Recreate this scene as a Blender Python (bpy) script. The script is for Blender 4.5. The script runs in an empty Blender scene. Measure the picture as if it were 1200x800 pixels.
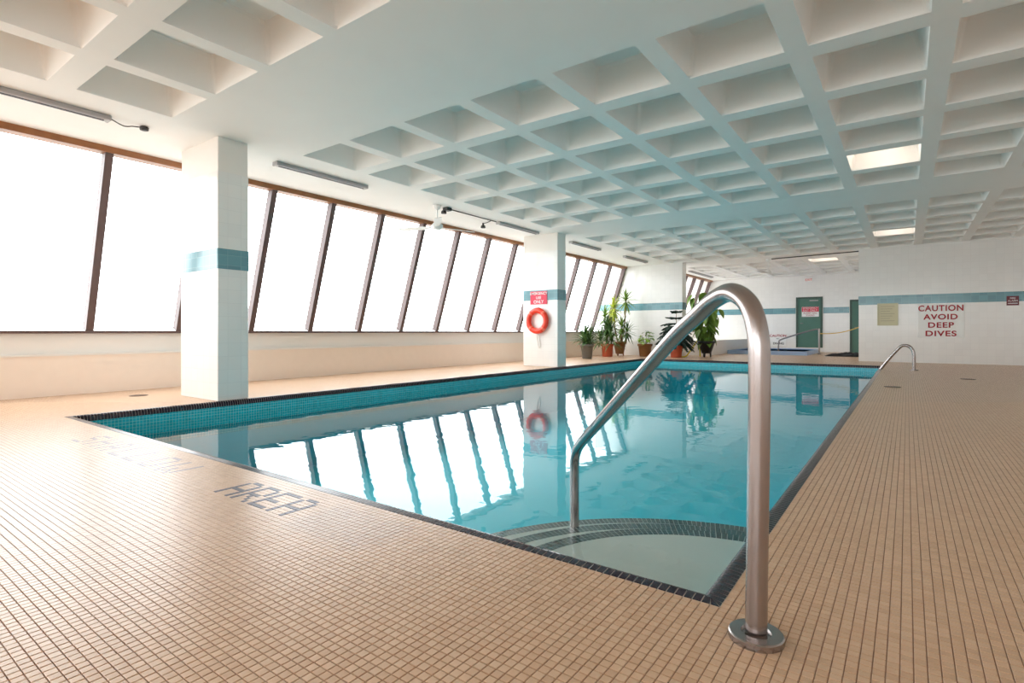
import bpy, math, random
from mathutils import Vector, Matrix

random.seed(7)
SC = bpy.context.scene
COL = SC.collection
PI = math.pi

# ---------------------------------------------------------------- camera, world, exposure
cam_data = bpy.data.cameras.new('camera')
cam_data.sensor_width = 36.0
cam_data.lens = 634.08 / 1200 * 36.0
cam_data.shift_y = -(400 - 388.7) / 1200
cam_data.clip_start = 0.02
cam_data.clip_end = 200
cam = bpy.data.objects.new('camera', cam_data)
COL.objects.link(cam)
EYE = 0.78
YAW = math.radians(36.15)
cam.location = (0, 0, EYE)
cam.rotation_euler = (PI / 2, 0, YAW)
SC.camera = cam

world = bpy.data.worlds.new('overcast_sky')
SC.world = world
world.use_nodes = True
bg = world.node_tree.nodes['Background']
bg.inputs[0].default_value = (0.94, 0.98, 1.0, 1)
bg.inputs[1].default_value = 6.9

SC.view_settings.view_transform = 'Standard'
SC.view_settings.look = 'None'
SC.view_settings.exposure = 0.0
SC.view_settings.gamma = 1.0
SC.view_settings.use_curve_mapping = False
SC.cycles.use_denoising = True
SC.cycles.max_bounces = 10
SC.cycles.diffuse_bounces = 6
SC.cycles.glossy_bounces = 5
SC.cycles.transparent_max_bounces = 12
SC.cycles.caustics_reflective = False
SC.cycles.caustics_refractive = False
LAMP_W = 6.0

# ---------------------------------------------------------------- dimensions
CEIL = 2.99
WIN_T = (-7.70, 2.92)      # room-side edge of the sloping glazing, top (x, z)
WIN_B = (-8.40, 0.79)      # the same, bottom
BENCH_X = -8.40
PX0, PX1, PY0, PY1 = -6.26, -0.43, 1.588, 15.0      # outer edge of the coping
COPE = 0.07
WATER = -0.155
POOL_FLOOR = -0.95
RIGHT = 3.3
BACK = -5.0
FAR = 24.0
BLOCK_X, BLOCK_Y = -1.05, 17.15
PIER_X, PIER_Y = -5.80, 17.15
TP = 0.026                 # mosaic pitch
GAP = 0.0028
SPA = (-5.1, -2.75, 20.2, 23.4)


def srgb(r, g, b):
    def f(c):
        c /= 255.0
        return c / 12.92 if c <= 0.04045 else ((c + 0.055) / 1.055) ** 2.4
    return (f(r), f(g), f(b), 1)


# ---------------------------------------------------------------- materials
class NT:
    def __init__(self, name):
        self.m = bpy.data.materials.new(name)
        self.m.use_nodes = True
        self.t = self.m.node_tree
        self.b = self.t.nodes['Principled BSDF']
        self.out = self.t.nodes['Material Output']

    def n(self, kind, **kw):
        nd = self.t.nodes.new(kind)
        for k, v in kw.items():
            setattr(nd, k, v)
        return nd

    def l(self, a, b):
        self.t.links.new(a, b)

    def math(self, op, a, b=None, c=None):
        nd = self.n('ShaderNodeMath', operation=op)
        for i, v in enumerate((a, b, c)):
            if v is None:
                continue
            if isinstance(v, (int, float)):
                nd.inputs[i].default_value = v
            else:
                self.l(v, nd.inputs[i])
        return nd.outputs[0]

    def mix(self, fac, a, b):
        nd = self.n('ShaderNodeMix', data_type='RGBA')
        for s, v in ((nd.inputs[0], fac), (nd.inputs[6], a), (nd.inputs[7], b)):
            if isinstance(v, (int, float)):
                s.default_value = v
            elif isinstance(v, tuple):
                s.default_value = v
            else:
                self.l(v, s)
        return nd.outputs[2]


def plain(name, col, rough=0.5, metal=0.0, noise=0.0, scale=20.0, spec=0.5, bump=0.0):
    k = NT(name)
    k.b.inputs['Base Color'].default_value = col
    k.b.inputs['Roughness'].default_value = rough
    k.b.inputs['Metallic'].default_value = metal
    k.b.inputs['Specular IOR Level'].default_value = spec
    if noise or bump:
        g = k.n('ShaderNodeNewGeometry')
        nz = k.n('ShaderNodeTexNoise')
        nz.inputs['Scale'].default_value = scale
        nz.inputs['Detail'].default_value = 4
        k.l(g.outputs['Position'], nz.inputs['Vector'])
        if noise:
            dark = tuple(c * (1 - noise) for c in col[:3]) + (1,)
            lite = tuple(min(1, c * (1 + noise)) for c in col[:3]) + (1,)
            k.l(k.mix(nz.outputs['Fac'], dark, lite), k.b.inputs['Base Color'])
        if bump:
            bp = k.n('ShaderNodeBump')
            bp.inputs['Strength'].default_value = bump
            bp.inputs['Distance'].default_value = 0.01
            k.l(nz.outputs['Fac'], bp.inputs['Height'])
            k.l(bp.outputs[0], k.b.inputs['Normal'])
    return k.m


def cell_coords(k, ox, oy, px, py, vertical=False):
    """u, v measured in tiles, on the floor (x, y) or on a wall (x + y, z)"""
    g = k.n('ShaderNodeNewGeometry')
    s = k.n('ShaderNodeSeparateXYZ')
    k.l(g.outputs['Position'], s.inputs[0])
    if vertical:
        u = k.math('ADD', s.outputs[0], s.outputs[1])
        v = s.outputs[2]
    else:
        u, v = s.outputs[0], s.outputs[1]
    u = k.math('DIVIDE', k.math('SUBTRACT', u, ox), px)
    v = k.math('DIVIDE', k.math('SUBTRACT', v, oy), py)
    return g, s, u, v


def joint_mask(k, u, v, gu, gv):
    """1 on the joint"""
    r = []
    for c, w in ((u, gu), (v, gv)):
        f = k.math('FRACT', c)
        d = k.math('ABSOLUTE', k.math('SUBTRACT', f, 0.5))
        r.append(k.math('GREATER_THAN', d, 0.5 - w / 2))
    return k.math('MAXIMUM', r[0], r[1])


def cell_noise(k, u, v):
    cb = k.n('ShaderNodeCombineXYZ')
    k.l(k.math('FLOOR', u), cb.inputs[0])
    k.l(k.math('FLOOR', v), cb.inputs[1])
    wn = k.n('ShaderNodeTexWhiteNoise', noise_dimensions='2D')
    k.l(cb.outputs[0], wn.inputs['Vector'])
    return wn.outputs['Value']


TILE_A = srgb(213, 180, 149)
TILE_B = srgb(195, 158, 126)
GROUT = srgb(156, 122, 97)


def deck_material(name, joints):
    k = NT(name)
    g, s, u, v = cell_coords(k, PX1, PY0, TP, TP)
    rnd = cell_noise(k, u, v)
    nz = k.n('ShaderNodeTexNoise')
    nz.inputs['Scale'].default_value = 1.3
    nz.inputs['Detail'].default_value = 3
    k.l(g.outputs['Position'], nz.inputs['Vector'])
    f = k.math('ADD', k.math('MULTIPLY', rnd, 0.65), k.math('MULTIPLY', nz.outputs['Fac'], 0.35))
    c = k.mix(f, TILE_B, TILE_A)
    # a soft-edged, greyer patch of tiles beside the lettering
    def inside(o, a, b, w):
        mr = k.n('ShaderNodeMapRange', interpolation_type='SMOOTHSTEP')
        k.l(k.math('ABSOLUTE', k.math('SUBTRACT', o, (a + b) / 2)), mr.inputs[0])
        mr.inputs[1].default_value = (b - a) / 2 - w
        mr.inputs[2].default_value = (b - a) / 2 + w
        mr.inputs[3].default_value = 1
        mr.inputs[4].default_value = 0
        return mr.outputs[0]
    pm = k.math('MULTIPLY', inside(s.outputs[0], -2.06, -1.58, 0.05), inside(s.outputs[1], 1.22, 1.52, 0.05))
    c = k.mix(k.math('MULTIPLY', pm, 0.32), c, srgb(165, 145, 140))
    rough = 0.3
    k.b.inputs['Specular IOR Level'].default_value = 0.65
    if joints:
        jm = joint_mask(k, u, v, GAP / TP, GAP / TP)
        c = k.mix(jm, c, GROUT)
        k.l(k.math('ADD', k.math('MULTIPLY', jm, 0.4), rough), k.b.inputs['Roughness'])
    else:
        k.b.inputs['Roughness'].default_value = rough
    k.l(c, k.b.inputs['Base Color'])
    return k.m


def wall_tile_material(name, col, joint, px=0.152, pz=0.152, rough=0.16, var=0.03):
    k = NT(name)
    g, s, u, v = cell_coords(k, 0.0, 0.044, px, pz, True)
    rnd = cell_noise(k, u, v)
    d = tuple(c * (1 - var) for c in col[:3]) + (1,)
    c = k.mix(rnd, d, col)
    jm = joint_mask(k, u, v, 0.003 / px, 0.003 / pz)
    c = k.mix(jm, c, joint)
    k.l(c, k.b.inputs['Base Color'])
    k.b.inputs['Roughness'].default_value = rough
    bp = k.n('ShaderNodeBump')
    bp.inputs['Strength'].default_value = 0.25
    bp.inputs['Distance'].default_value = 0.002
    k.l(k.math('SUBTRACT', 1.0, jm), bp.inputs['Height'])
    k.l(bp.outputs[0], k.b.inputs['Normal'])
    return k.m


def thin_fresnel(k, ior, normal=None):
    """the same reflectance from either side of a thin surface"""
    g = k.n('ShaderNodeNewGeometry')
    mx = k.n('ShaderNodeMix', data_type='FLOAT')
    k.l(g.outputs['Backfacing'], mx.inputs[0])
    mx.inputs[2].default_value = ior
    mx.inputs[3].default_value = 1.0 / ior
    fr = k.n('ShaderNodeFresnel')
    k.l(mx.outputs[0], fr.inputs['IOR'])
    if normal is not None:
        k.l(normal, fr.inputs['Normal'])
    return fr


def water_material(name, tint, ripple=0.055):
    k = NT(name)
    k.t.nodes.remove(k.b)
    g = k.n('ShaderNodeNewGeometry')
    mp = k.n('ShaderNodeMapping')
    mp.inputs['Scale'].default_value = (1.0, 1.0, 1.0)
    k.l(g.outputs['Position'], mp.inputs[0])
    nz = k.n('ShaderNodeTexNoise')
    nz.inputs['Scale'].default_value = 5.5
    nz.inputs['Detail'].default_value = 2.0
    k.l(mp.outputs[0], nz.inputs['Vector'])
    bp = k.n('ShaderNodeBump')
    bp.inputs['Strength'].default_value = ripple
    bp.inputs['Distance'].default_value = 0.02
    k.l(nz.outputs['Fac'], bp.inputs['Height'])
    fr = thin_fresnel(k, 1.333, bp.outputs[0])
    tr = k.n('ShaderNodeBsdfTransparent')
    tr.inputs[0].default_value = tint
    gl = k.n('ShaderNodeBsdfGlossy')
    gl.inputs['Roughness'].default_value = 0.0
    k.l(bp.outputs[0], gl.inputs['Normal'])
    mx = k.n('ShaderNodeMixShader')
    k.l(fr.outputs[0], mx.inputs[0])
    k.l(tr.outputs[0], mx.inputs[1])
    k.l(gl.outputs[0], mx.inputs[2])
    k.l(mx.outputs[0], k.out.inputs['Surface'])
    return k.m


def glass_material(name):
    k = NT(name)
    k.t.nodes.remove(k.b)
    tr = k.n('ShaderNodeBsdfTransparent')
    tr.inputs[0].default_value = (0.96, 0.97, 0.97, 1)
    gl = k.n('ShaderNodeBsdfGlossy')
    gl.inputs['Roughness'].default_value = 0.02
    fr = thin_fresnel(k, 1.2)
    mx = k.n('ShaderNodeMixShader')
    k.l(fr.outputs[0], mx.inputs[0])
    k.l(tr.outputs[0], mx.inputs[1])
    k.l(gl.outputs[0], mx.inputs[2])
    k.l(mx.outputs[0], k.out.inputs['Surface'])
    return k.m


def emission(name, col, s):
    k = NT(name)
    k.b.inputs['Base Color'].default_value = col
    k.b.inputs['Emission Color'].default_value = col
    k.b.inputs['Emission Strength'].default_value = s
    return k.m


M = {}
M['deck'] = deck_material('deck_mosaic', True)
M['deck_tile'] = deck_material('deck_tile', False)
M['coping'] = plain('coping_glaze', srgb(40, 30, 44), 0.2, noise=0.35, scale=60)
M['mosaic_dark'] = plain('mosaic_dark_glaze', srgb(20, 36, 46), 0.2, noise=0.4, scale=70)
M['letter'] = plain('letter_tile', srgb(66, 58, 76), 0.35, noise=0.3, scale=40)
M['letter_worn'] = plain('letter_tile_worn', srgb(164, 143, 140), 0.35, noise=0.2, scale=40)
M['grout_pale'] = plain('grout_pale', srgb(205, 198, 192), 0.8)
M['plaster_white'] = plain('pool_plaster', srgb(216, 208, 204), 0.6, noise=0.03, scale=5)
M['pool_paint'] = plain('pool_paint', srgb(0, 190, 212), 0.6)
M['pool_tile'] = wall_tile_material('pool_wall_mosaic', srgb(30, 190, 206), srgb(160, 226, 226), 0.03, 0.03, 0.2, 0.25)
M['water'] = water_material('pool_water', (0.86, 0.99, 0.985, 1))
M['spa_paint'] = plain('spa_paint', srgb(90, 160, 225), 0.5)
M['spa_kerb'] = plain('spa_kerb_tile', srgb(150, 178, 214), 0.3)
M['ceiling'] = plain('ceiling_paint', srgb(244, 242, 239), 0.75, noise=0.02, scale=3)
M['wall'] = wall_tile_material('white_wall_tile', srgb(242, 240, 237), srgb(228, 226, 224))
M['wall_paint'] = plain('wall_paint', srgb(236, 232, 226), 0.6, noise=0.02, scale=4)
M['band'] = wall_tile_material('teal_wall_tile', srgb(112, 160, 170), srgb(140, 178, 184), 0.152, 0.115, 0.14, 0.2)
M['bench'] = plain('bench_tile', srgb(246, 234, 222), 0.5, noise=0.03, scale=8)
M['sill_white'] = plain('sill_paint', srgb(240, 238, 234), 0.5)
M['mullion'] = plain('bronze_mullion', srgb(98, 78, 76), 0.45, 0.0, noise=0.1, scale=12)
M['head_rail'] = plain('head_rail_wood', srgb(150, 100, 62), 0.45, noise=0.3, scale=9)
M['glass'] = glass_material('window_glass')
M['steel'] = plain('brushed_steel', srgb(168, 160, 158), 0.27, 1.0, noise=0.06, scale=30)
M['steel_dark'] = plain('dull_steel', srgb(150, 146, 146), 0.35, 1.0)
M['door'] = plain('green_door_paint', srgb(76, 118, 104), 0.4, noise=0.08, scale=4)
M['door_frame'] = plain('dark_green_frame', srgb(60, 84, 74), 0.4)
M['white'] = plain('white_enamel', srgb(240, 240, 238), 0.4)
M['sign_white'] = plain('sign_white', srgb(246, 246, 244), 0.35)
M['sign_red'] = plain('sign_red', srgb(214, 20, 62), 0.4)
M['sign_maroon'] = plain('sign_maroon', srgb(104, 14, 34), 0.3)
M['letter_red'] = plain('letter_red', srgb(168, 16, 40), 0.45)
M['letter_black'] = plain('letter_black', srgb(50, 46, 52), 0.5)
M['letter_white'] = plain('letter_white', srgb(245, 240, 240), 0.5)
M['exit_red'] = emission('exit_letters', srgb(200, 70, 40), 0.3)
M['ring'] = plain('lifebuoy_orange', srgb(240, 62, 36), 0.4, noise=0.05, scale=8)
M['ring_band'] = plain('lifebuoy_band', srgb(246, 120, 96), 0.4)
M['rope_white'] = plain('rope_white', srgb(220, 216, 208), 0.8)
M['rope_yellow'] = plain('rope_yellow', srgb(214, 176, 84), 0.7)
M['hose_yellow'] = plain('hose_yellow', srgb(226, 206, 40), 0.5)
M['notice'] = plain('notice_cream', srgb(214, 208, 176), 0.5)
M['notice_line'] = plain('notice_print', srgb(186, 178, 150), 0.6)
M['fixture'] = plain('fixture_grey', srgb(176, 172, 172), 0.45)
M['dark_plastic'] = plain('dark_plastic', srgb(52, 50, 50), 0.5)
M['black'] = plain('black_rubber', srgb(26, 24, 26), 0.7)
M['lamp'] = emission('lamp_diffuser', (1.0, 0.86, 0.74, 1), LAMP_W)
M['terracotta'] = plain('terracotta', srgb(204, 98, 66), 0.7, noise=0.1, scale=14)
M['pot_brown'] = plain('pot_brown', srgb(140, 96, 56), 0.6, noise=0.2, scale=14)
M['pot_grey'] = plain('pot_grey', srgb(112, 110, 104), 0.6, noise=0.1, scale=12)
M['pot_black'] = plain('pot_black', srgb(32, 30, 30), 0.45)
M['soil'] = plain('soil', srgb(70, 52, 40), 0.9, noise=0.3, scale=40)
M['leaf'] = plain('leaf_green', srgb(112, 142, 54), 0.5, noise=0.3, scale=9)
M['leaf_dark'] = plain('leaf_dark_green', srgb(80, 112, 58), 0.5, noise=0.3, scale=9)
M['leaf_yellow'] = plain('leaf_yellow_green', srgb(176, 186, 56), 0.5, noise=0.25, scale=9)
M['leaf_lime'] = plain('leaf_lime', srgb(150, 186, 60), 0.5, noise=0.25, scale=9)
M['needle'] = plain('needle_green', srgb(28, 54, 42), 0.6, noise=0.3, scale=12)
M['stem'] = plain('stem_brown', srgb(150, 124, 92), 0.7, noise=0.2, scale=20)
M['stem_green'] = plain('stem_green', srgb(104, 126, 66), 0.6)
M['ground'] = plain('pale_ground', srgb(190, 186, 180), 0.9, noise=0.15, scale=0.2)
M['drain'] = plain('drain_metal', srgb(104, 84, 72), 0.4, 0.4)


# ---------------------------------------------------------------- mesh helpers
class MB:
    def __init__(self):
        self.v, self.f, self.smooth = [], [], []

    def face(self, pts, smooth=False):
        b = len(self.v)
        self.v += [tuple(p) for p in pts]
        self.f.append(tuple(range(b, b + len(pts))))
        self.smooth.append(smooth)

    def hexa(self, p):
        """eight corners: bottom four counter-clockwise, then top four"""
        b = len(self.v)
        self.v += [tuple(q) for q in p]
        for q in ((3, 2, 1, 0), (4, 5, 6, 7), (0, 1, 5, 4), (1, 2, 6, 5), (2, 3, 7, 6), (3, 0, 4, 7)):
            self.f.append(tuple(b + i for i in q))
            self.smooth.append(False)

    def box(self, x0, x1, y0, y1, z0, z1):
        self.hexa([(x0, y0, z0), (x1, y0, z0), (x1, y1, z0), (x0, y1, z0),
                   (x0, y0, z1), (x1, y0, z1), (x1, y1, z1), (x0, y1, z1)])

    def bev_box(self, x0, x1, y0, y1, z0, z1, c):
        """box with a chamfered outline on every vertical and horizontal edge (three stacked rings)"""
        def ring(i, z):
            return [(x0 + i, y0 + i, z), (x1 - i, y0 + i, z), (x1 - i, y1 - i, z), (x0 + i, y1 - i, z)]
        self.loft([ring(c, z0), ring(0, z0 + c), ring(0, z1 - c), ring(c, z1)], caps=True)

    def tile(self, x0, x1, y0, y1, z0, z1, c):
        """open-bottomed tile with a chamfered top: 10 quads at most"""
        b = len(self.v)
        self.v += [(x0, y0, z0), (x1, y0, z0), (x1, y1, z0), (x0, y1, z0),
                   (x0, y0, z1 - c), (x1, y0, z1 - c), (x1, y1, z1 - c), (x0, y1, z1 - c),
                   (x0 + c, y0 + c, z1), (x1 - c, y0 + c, z1), (x1 - c, y1 - c, z1), (x0 + c, y1 - c, z1)]
        for r in (0, 4):
            for i in range(4):
                j = (i + 1) % 4
                self.f.append((b + r + i, b + r + j, b + r + 4 + j, b + r + 4 + i))
                self.smooth.append(False)
        self.f.append((b + 8, b + 9, b + 10, b + 11))
        self.smooth.append(False)

    def loft(self, rings, caps=True, smooth=False, closed=True):
        b = len(self.v)
        n = len(rings[0])
        for r in rings:
            self.v += [tuple(p) for p in r]
        for k in range(len(rings) - 1):
            for i in range(n if closed else n - 1):
                j = (i + 1) % n
                self.f.append((b + k * n + i, b + k * n + j, b + (k + 1) * n + j, b + (k + 1) * n + i))
                self.smooth.append(smooth)
        if caps:
            self.f.append(tuple(b + i for i in reversed(range(n))))
            self.smooth.append(False)
            e = b + (len(rings) - 1) * n
            self.f.append(tuple(e + i for i in range(n)))
            self.smooth.append(False)

    def lathe(self, prof, cx=0, cy=0, z=0, n=24, smooth=True, caps=True):
        rings = [[(cx + r * math.cos(2 * PI * i / n), cy + r * math.sin(2 * PI * i / n), z + h) for i in range(n)]
                 for r, h in prof]
        self.loft(rings, caps, smooth)

    def tube(self, pts, r, n=10, smooth=True, caps=True):
        pts = [Vector(p) for p in pts]
        rs = r if isinstance(r, (list, tuple)) else [r] * len(pts)
        t0 = (pts[1] - pts[0]).normalized()
        a = Vector((0, 0, 1)) if abs(t0.z) < 0.9 else Vector((1, 0, 0))
        u = t0.cross(a).normalized()
        rings = []
        for i, p in enumerate(pts):
            t = (pts[min(i + 1, len(pts) - 1)] - pts[max(i - 1, 0)]).normalized()
            u = (u - t * u.dot(t)).normalized()
            w = t.cross(u)
            rings.append([p + (u * math.cos(2 * PI * k / n) + w * math.sin(2 * PI * k / n)) * rs[i] for k in range(n)])
        self.loft(rings, caps, smooth)

    def torus(self, c, R, r, axis='y', n=40, m=14, sq=1.0, a0=0.0, a1=2 * PI):
        full = abs(a1 - a0 - 2 * PI) < 1e-6
        rings = []
        for i in range(n if full else n + 1):
            a = a0 + (a1 - a0) * i / n
            ring = []
            for k in range(m):
                b = 2 * PI * k / m
                rr = R + r * math.cos(b)
                d = r * sq * math.sin(b)
                if axis == 'y':
                    ring.append((c[0] + rr * math.cos(a), c[1] + d, c[2] + rr * math.sin(a)))
                else:
                    ring.append((c[0] + rr * math.cos(a), c[1] + rr * math.sin(a), c[2] + d))
            rings.append(ring)
        if full:
            rings.append(rings[0])
        self.loft(rings, not full, True)

    def mesh(self, name, mat):
        me = bpy.data.meshes.new(name)
        me.from_pydata(self.v, [], self.f)
        me.polygons.foreach_set('use_smooth', self.smooth)
        me.materials.append(M[mat] if isinstance(mat, str) else mat)
        me.update()
        return me

    def build(self, name, mat, parent=None):
        return link(name, self.mesh(name, mat), parent)


def link(name, data, parent=None, loc=None):
    o = bpy.data.objects.new(name, data)
    COL.objects.link(o)
    if parent is not None:
        o.parent = parent
    if loc is not None:
        o.location = loc
    return o


def tag(o, label, cat, group=None, kind=None):
    o['label'] = label
    if cat:
        o['category'] = cat
    if group:
        o['group'] = group
    if kind:
        o['kind'] = kind
    return o


def struct(o, label=None):
    o['kind'] = 'structure'
    if label:
        o['label'] = label
    return o


def thing(name, loc, label, cat, group=None, rz=0.0):
    o = link(name, None, None, loc)
    o.empty_display_size = 0.1
    o.rotation_euler = (0, 0, rz)
    return tag(o, label, cat, group)


def copy_tree(o, parent=None):
    c = o.copy()
    COL.objects.link(c)
    c.parent = parent
    for ch in [x for x in bpy.data.objects if x.parent is o]:
        copy_tree(ch, c)
    return c


def spline(pts, n=8):
    """Catmull-Rom through the points"""
    P = [Vector(p) for p in pts]
    P = [P[0] * 2 - P[1]] + P + [P[-1] * 2 - P[-2]]
    out = []
    for i in range(1, len(P) - 2):
        for k in range(n):
            t = k / n
            a, b, c, d = P[i - 1], P[i], P[i + 1], P[i + 2]
            out.append(0.5 * ((2 * b) + (c - a) * t + (2 * a - 5 * b + 4 * c - d) * t * t + (3 * b - a - 3 * c + d) * t ** 3))
    out.append(P[-2])
    return out


def text_mesh(name, s, size, mat, parent, loc, rot=(PI / 2, 0, 0), wide=1.0, depth=0.003, bold=0.0, align='CENTER', space=1.0):
    cu = bpy.data.curves.new(name, 'FONT')
    cu.body = s
    cu.size = size
    cu.align_x = align
    cu.align_y = 'CENTER'
    cu.extrude = depth
    cu.offset = bold
    cu.space_character = space
    tmp = bpy.data.objects.new(name + '_tmp', cu)
    COL.objects.link(tmp)
    bpy.context.view_layer.update()
    dg = bpy.context.evaluated_depsgraph_get()
    me = bpy.data.meshes.new_from_object(tmp.evaluated_get(dg))
    bpy.data.objects.remove(tmp)
    me.materials.clear()
    me.materials.append(M[mat])
    o = link(name, me, parent, loc)
    o.rotation_euler = rot
    o.scale = (wide, 1, 1)
    return o


def grid_plane(mb, xs, ys, z, skip, up=True):
    for i in range(len(xs) - 1):
        for j in range(len(ys) - 1):
            cx, cy = (xs[i] + xs[i + 1]) / 2, (ys[j] + ys[j + 1]) / 2
            if skip(cx, cy):
                continue
            p = [(xs[i], ys[j], z), (xs[i + 1], ys[j], z), (xs[i + 1], ys[j + 1], z), (xs[i], ys[j + 1], z)]
            mb.face(p if up else p[::-1])


# ================================================================ GROUND OUTSIDE
mb_pts = [(-220, -220, -14), (200, -220, -14), (200, 220, -14), (-220, 220, -14)]
me = bpy.data.meshes.new('ground_outside')
me.from_pydata(mb_pts, [], [(0, 1, 2, 3)])
me.materials.append(M['ground'])
struct(link('ground_outside', me), 'pale ground far below the windows')

# ================================================================ FLOOR
def in_rect(x, y, r):
    return r[0] < x < r[1] and r[2] < y < r[3]


POOL_RECT = (PX0, PX1, PY0, PY1)
mb = MB()
grid_plane(mb, sorted([BENCH_X - 0.3, SPA[0], PX0, SPA[1], PX1, RIGHT + 0.1]), [BACK - 0.1, PY0, PY1, SPA[2], SPA[3], FAR + 0.1], -0.0025,
           lambda x, y: in_rect(x, y, POOL_RECT) or in_rect(x, y, SPA))
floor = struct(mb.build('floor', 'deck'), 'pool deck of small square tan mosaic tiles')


def proj(x, y, z):
    c, s = math.cos(YAW), math.sin(YAW)
    dep = -s * x + c * y
    return (600 + 634.08 * (c * x + s * y) / dep, 388.7 - 634.08 * (z - EYE) / dep, dep) if dep > 0.05 else (0, 0, -1)


# mosaic lettering cells -------------------------------------------------
FONT = {
    'A': ['.111.', '1...1', '1...1', '1...1', '11111', '1...1', '1...1', '1...1'],
    'R': ['1111.', '1...1', '1...1', '1...1', '1111.', '1.1..', '1..1.', '1...1'],
    'E': ['11111', '1....', '1....', '1....', '1111.', '1....', '1....', '11111'],
    'S': ['.11111', '1.....', '1.....', '.1111.', '.....1', '.....1', '.....1', '11111.'],
    'H': ['1....1', '1....1', '1....1', '111111', '1....1', '1....1', '1....1', '1....1'],
    'L': ['1.....', '1.....', '1.....', '1.....', '1.....', '1.....', '1.....', '111111'],
    'O': ['.1111.', '1....1', '1....1', '1....1', '1....1', '1....1', '1....1', '.1111.'],
    'W': ['1.....1', '1.....1', '1.....1', '1.....1', '1..1..1', '1..1..1', '1.1.1.1', '.1...1.'],
}
letter_cells = {}
letters = []
row0 = round((1.275 - PY0) / TP)


def lay_word(word, x_start, step, mat):
    ci = round((x_start - PX1) / TP)
    for ch in word:
        cells = []
        for r, line in enumerate(FONT[ch]):
            for c, q in enumerate(line):
                if q == '1':
                    cell = (ci + c, row0 + 7 - r)
                    cells.append(cell)
                    letter_cells[cell] = 1
        letters.append((ch, cells, mat))
        ci += step + (1 if ch == 'W' else 0)


lay_word('AREA', -2.745, 6, 'letter')
lay_word('SHALLOW', -4.88, 9, 'letter_worn')

# tiles near the camera --------------------------------------------------
NEAR = 6.0
cells = []
for i in range(-290, 120):
    for j in range(-62, 260):
        x, y = PX1 + (i + 0.5) * TP, PY0 + (j + 0.5) * TP
        if in_rect(x, y, POOL_RECT) or (i, j) in letter_cells:
            continue
        u, v, d = proj(x, y, 0)
        if d < 0.55 or d > NEAR or u < -160 or u > 1360:
            continue
        vis = 4 < u < 1196 and v < 796 and d > 0
        cells.append((d if vis else d + 100, x, y))
cells.sort()
w = (TP - GAP) / 2
mb = MB()
mb.tile(-w, w, -w, w, -0.0025, 0.0, 0.0009)
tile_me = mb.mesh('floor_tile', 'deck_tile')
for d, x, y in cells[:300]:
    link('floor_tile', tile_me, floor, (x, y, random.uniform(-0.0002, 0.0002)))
mb = MB()
for d, x, y in cells[300:]:
    q = random.uniform(-0.0002, 0.0002)
    mb.tile(x - w, x + w, y - w, y + w, -0.0025, q, 0.0009)
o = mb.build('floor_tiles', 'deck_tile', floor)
o['kind'] = 'stuff'
for ch, cs, mat in letters:
    mb = MB()
    for i, j in cs:
        x, y = PX1 + (i + 0.5) * TP, PY0 + (j + 0.5) * TP
        mb.tile(x - w, x + w, y - w, y + w, -0.0025, 0.0003, 0.0009)
    o = mb.build('mosaic_letter', mat, floor)
    o['label'] = ('dark' if mat == 'letter' else 'faded') + ' mosaic letter ' + ch + ' set in the deck'

# ================================================================ POOL
ix0, ix1, iy0, iy1 = PX0 + COPE, PX1 - COPE, PY0 + COPE, PY1 - COPE
mb = MB()
zt, zb = -0.05, POOL_FLOOR
mb.face([(ix0, iy0, zb), (ix1, iy0, zb), (ix1, iy1, zb), (ix0, iy1, zb)])
zm = -0.36
for a, b in (((ix0, iy0), (ix0, iy1)), ((ix0, iy1), (ix1, iy1)), ((ix1, iy1), (ix1, iy0)), ((ix1, iy0), (ix0, iy0))):
    mb.face([(a[0], a[1], zb), (a[0], a[1], zm), (b[0], b[1], zm), (b[0], b[1], zb)])
pool = struct(mb.build('pool_basin', 'pool_paint'), 'turquoise painted basin of the swimming pool')
mb = MB()
for a, b in (((ix0, iy0), (ix0, iy1)), ((ix0, iy1), (ix1, iy1)), ((ix1, iy1), (ix1, iy0)), ((ix1, iy0), (ix0, iy0))):
    mb.face([(a[0], a[1], zm), (a[0], a[1], zt), (b[0], b[1], zt), (b[0], b[1], zm)])
mb.build('waterline_tile_band', 'pool_tile', pool)

# coping: bullnose tiles over a pale grout bed
prof = [(0.0, -0.004), (0.0, 0.001)]
for k in range(7):
    a = PI / 2 * k / 6
    prof.append((COPE - 0.035 + 0.038 * math.sin(a), 0.001 - 0.05 + 0.053 * math.cos(a)))
prof.append((COPE + 0.003, -0.055))
sides = [((PX0, PY0), (1, 0), (0, 1), PX1 - PX0), ((PX1, PY0), (0, 1), (-1, 0), PY1 - PY0),
         ((PX1, PY1), (-1, 0), (0, -1), PX1 - PX0), ((PX0, PY1), (0, -1), (1, 0), PY1 - PY0)]


def cope_pt(side, t, p, L, inset=0.0):
    (ox, oy), (dx, dy), (nx, ny), _ = side
    t = min(max(t, p[0]), L - p[0])       # mitre at the corners
    return (ox + dx * t + nx * (p[0] - inset), oy + dy * t + ny * (p[0] - inset), p[1] - inset * 0.7)


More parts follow.
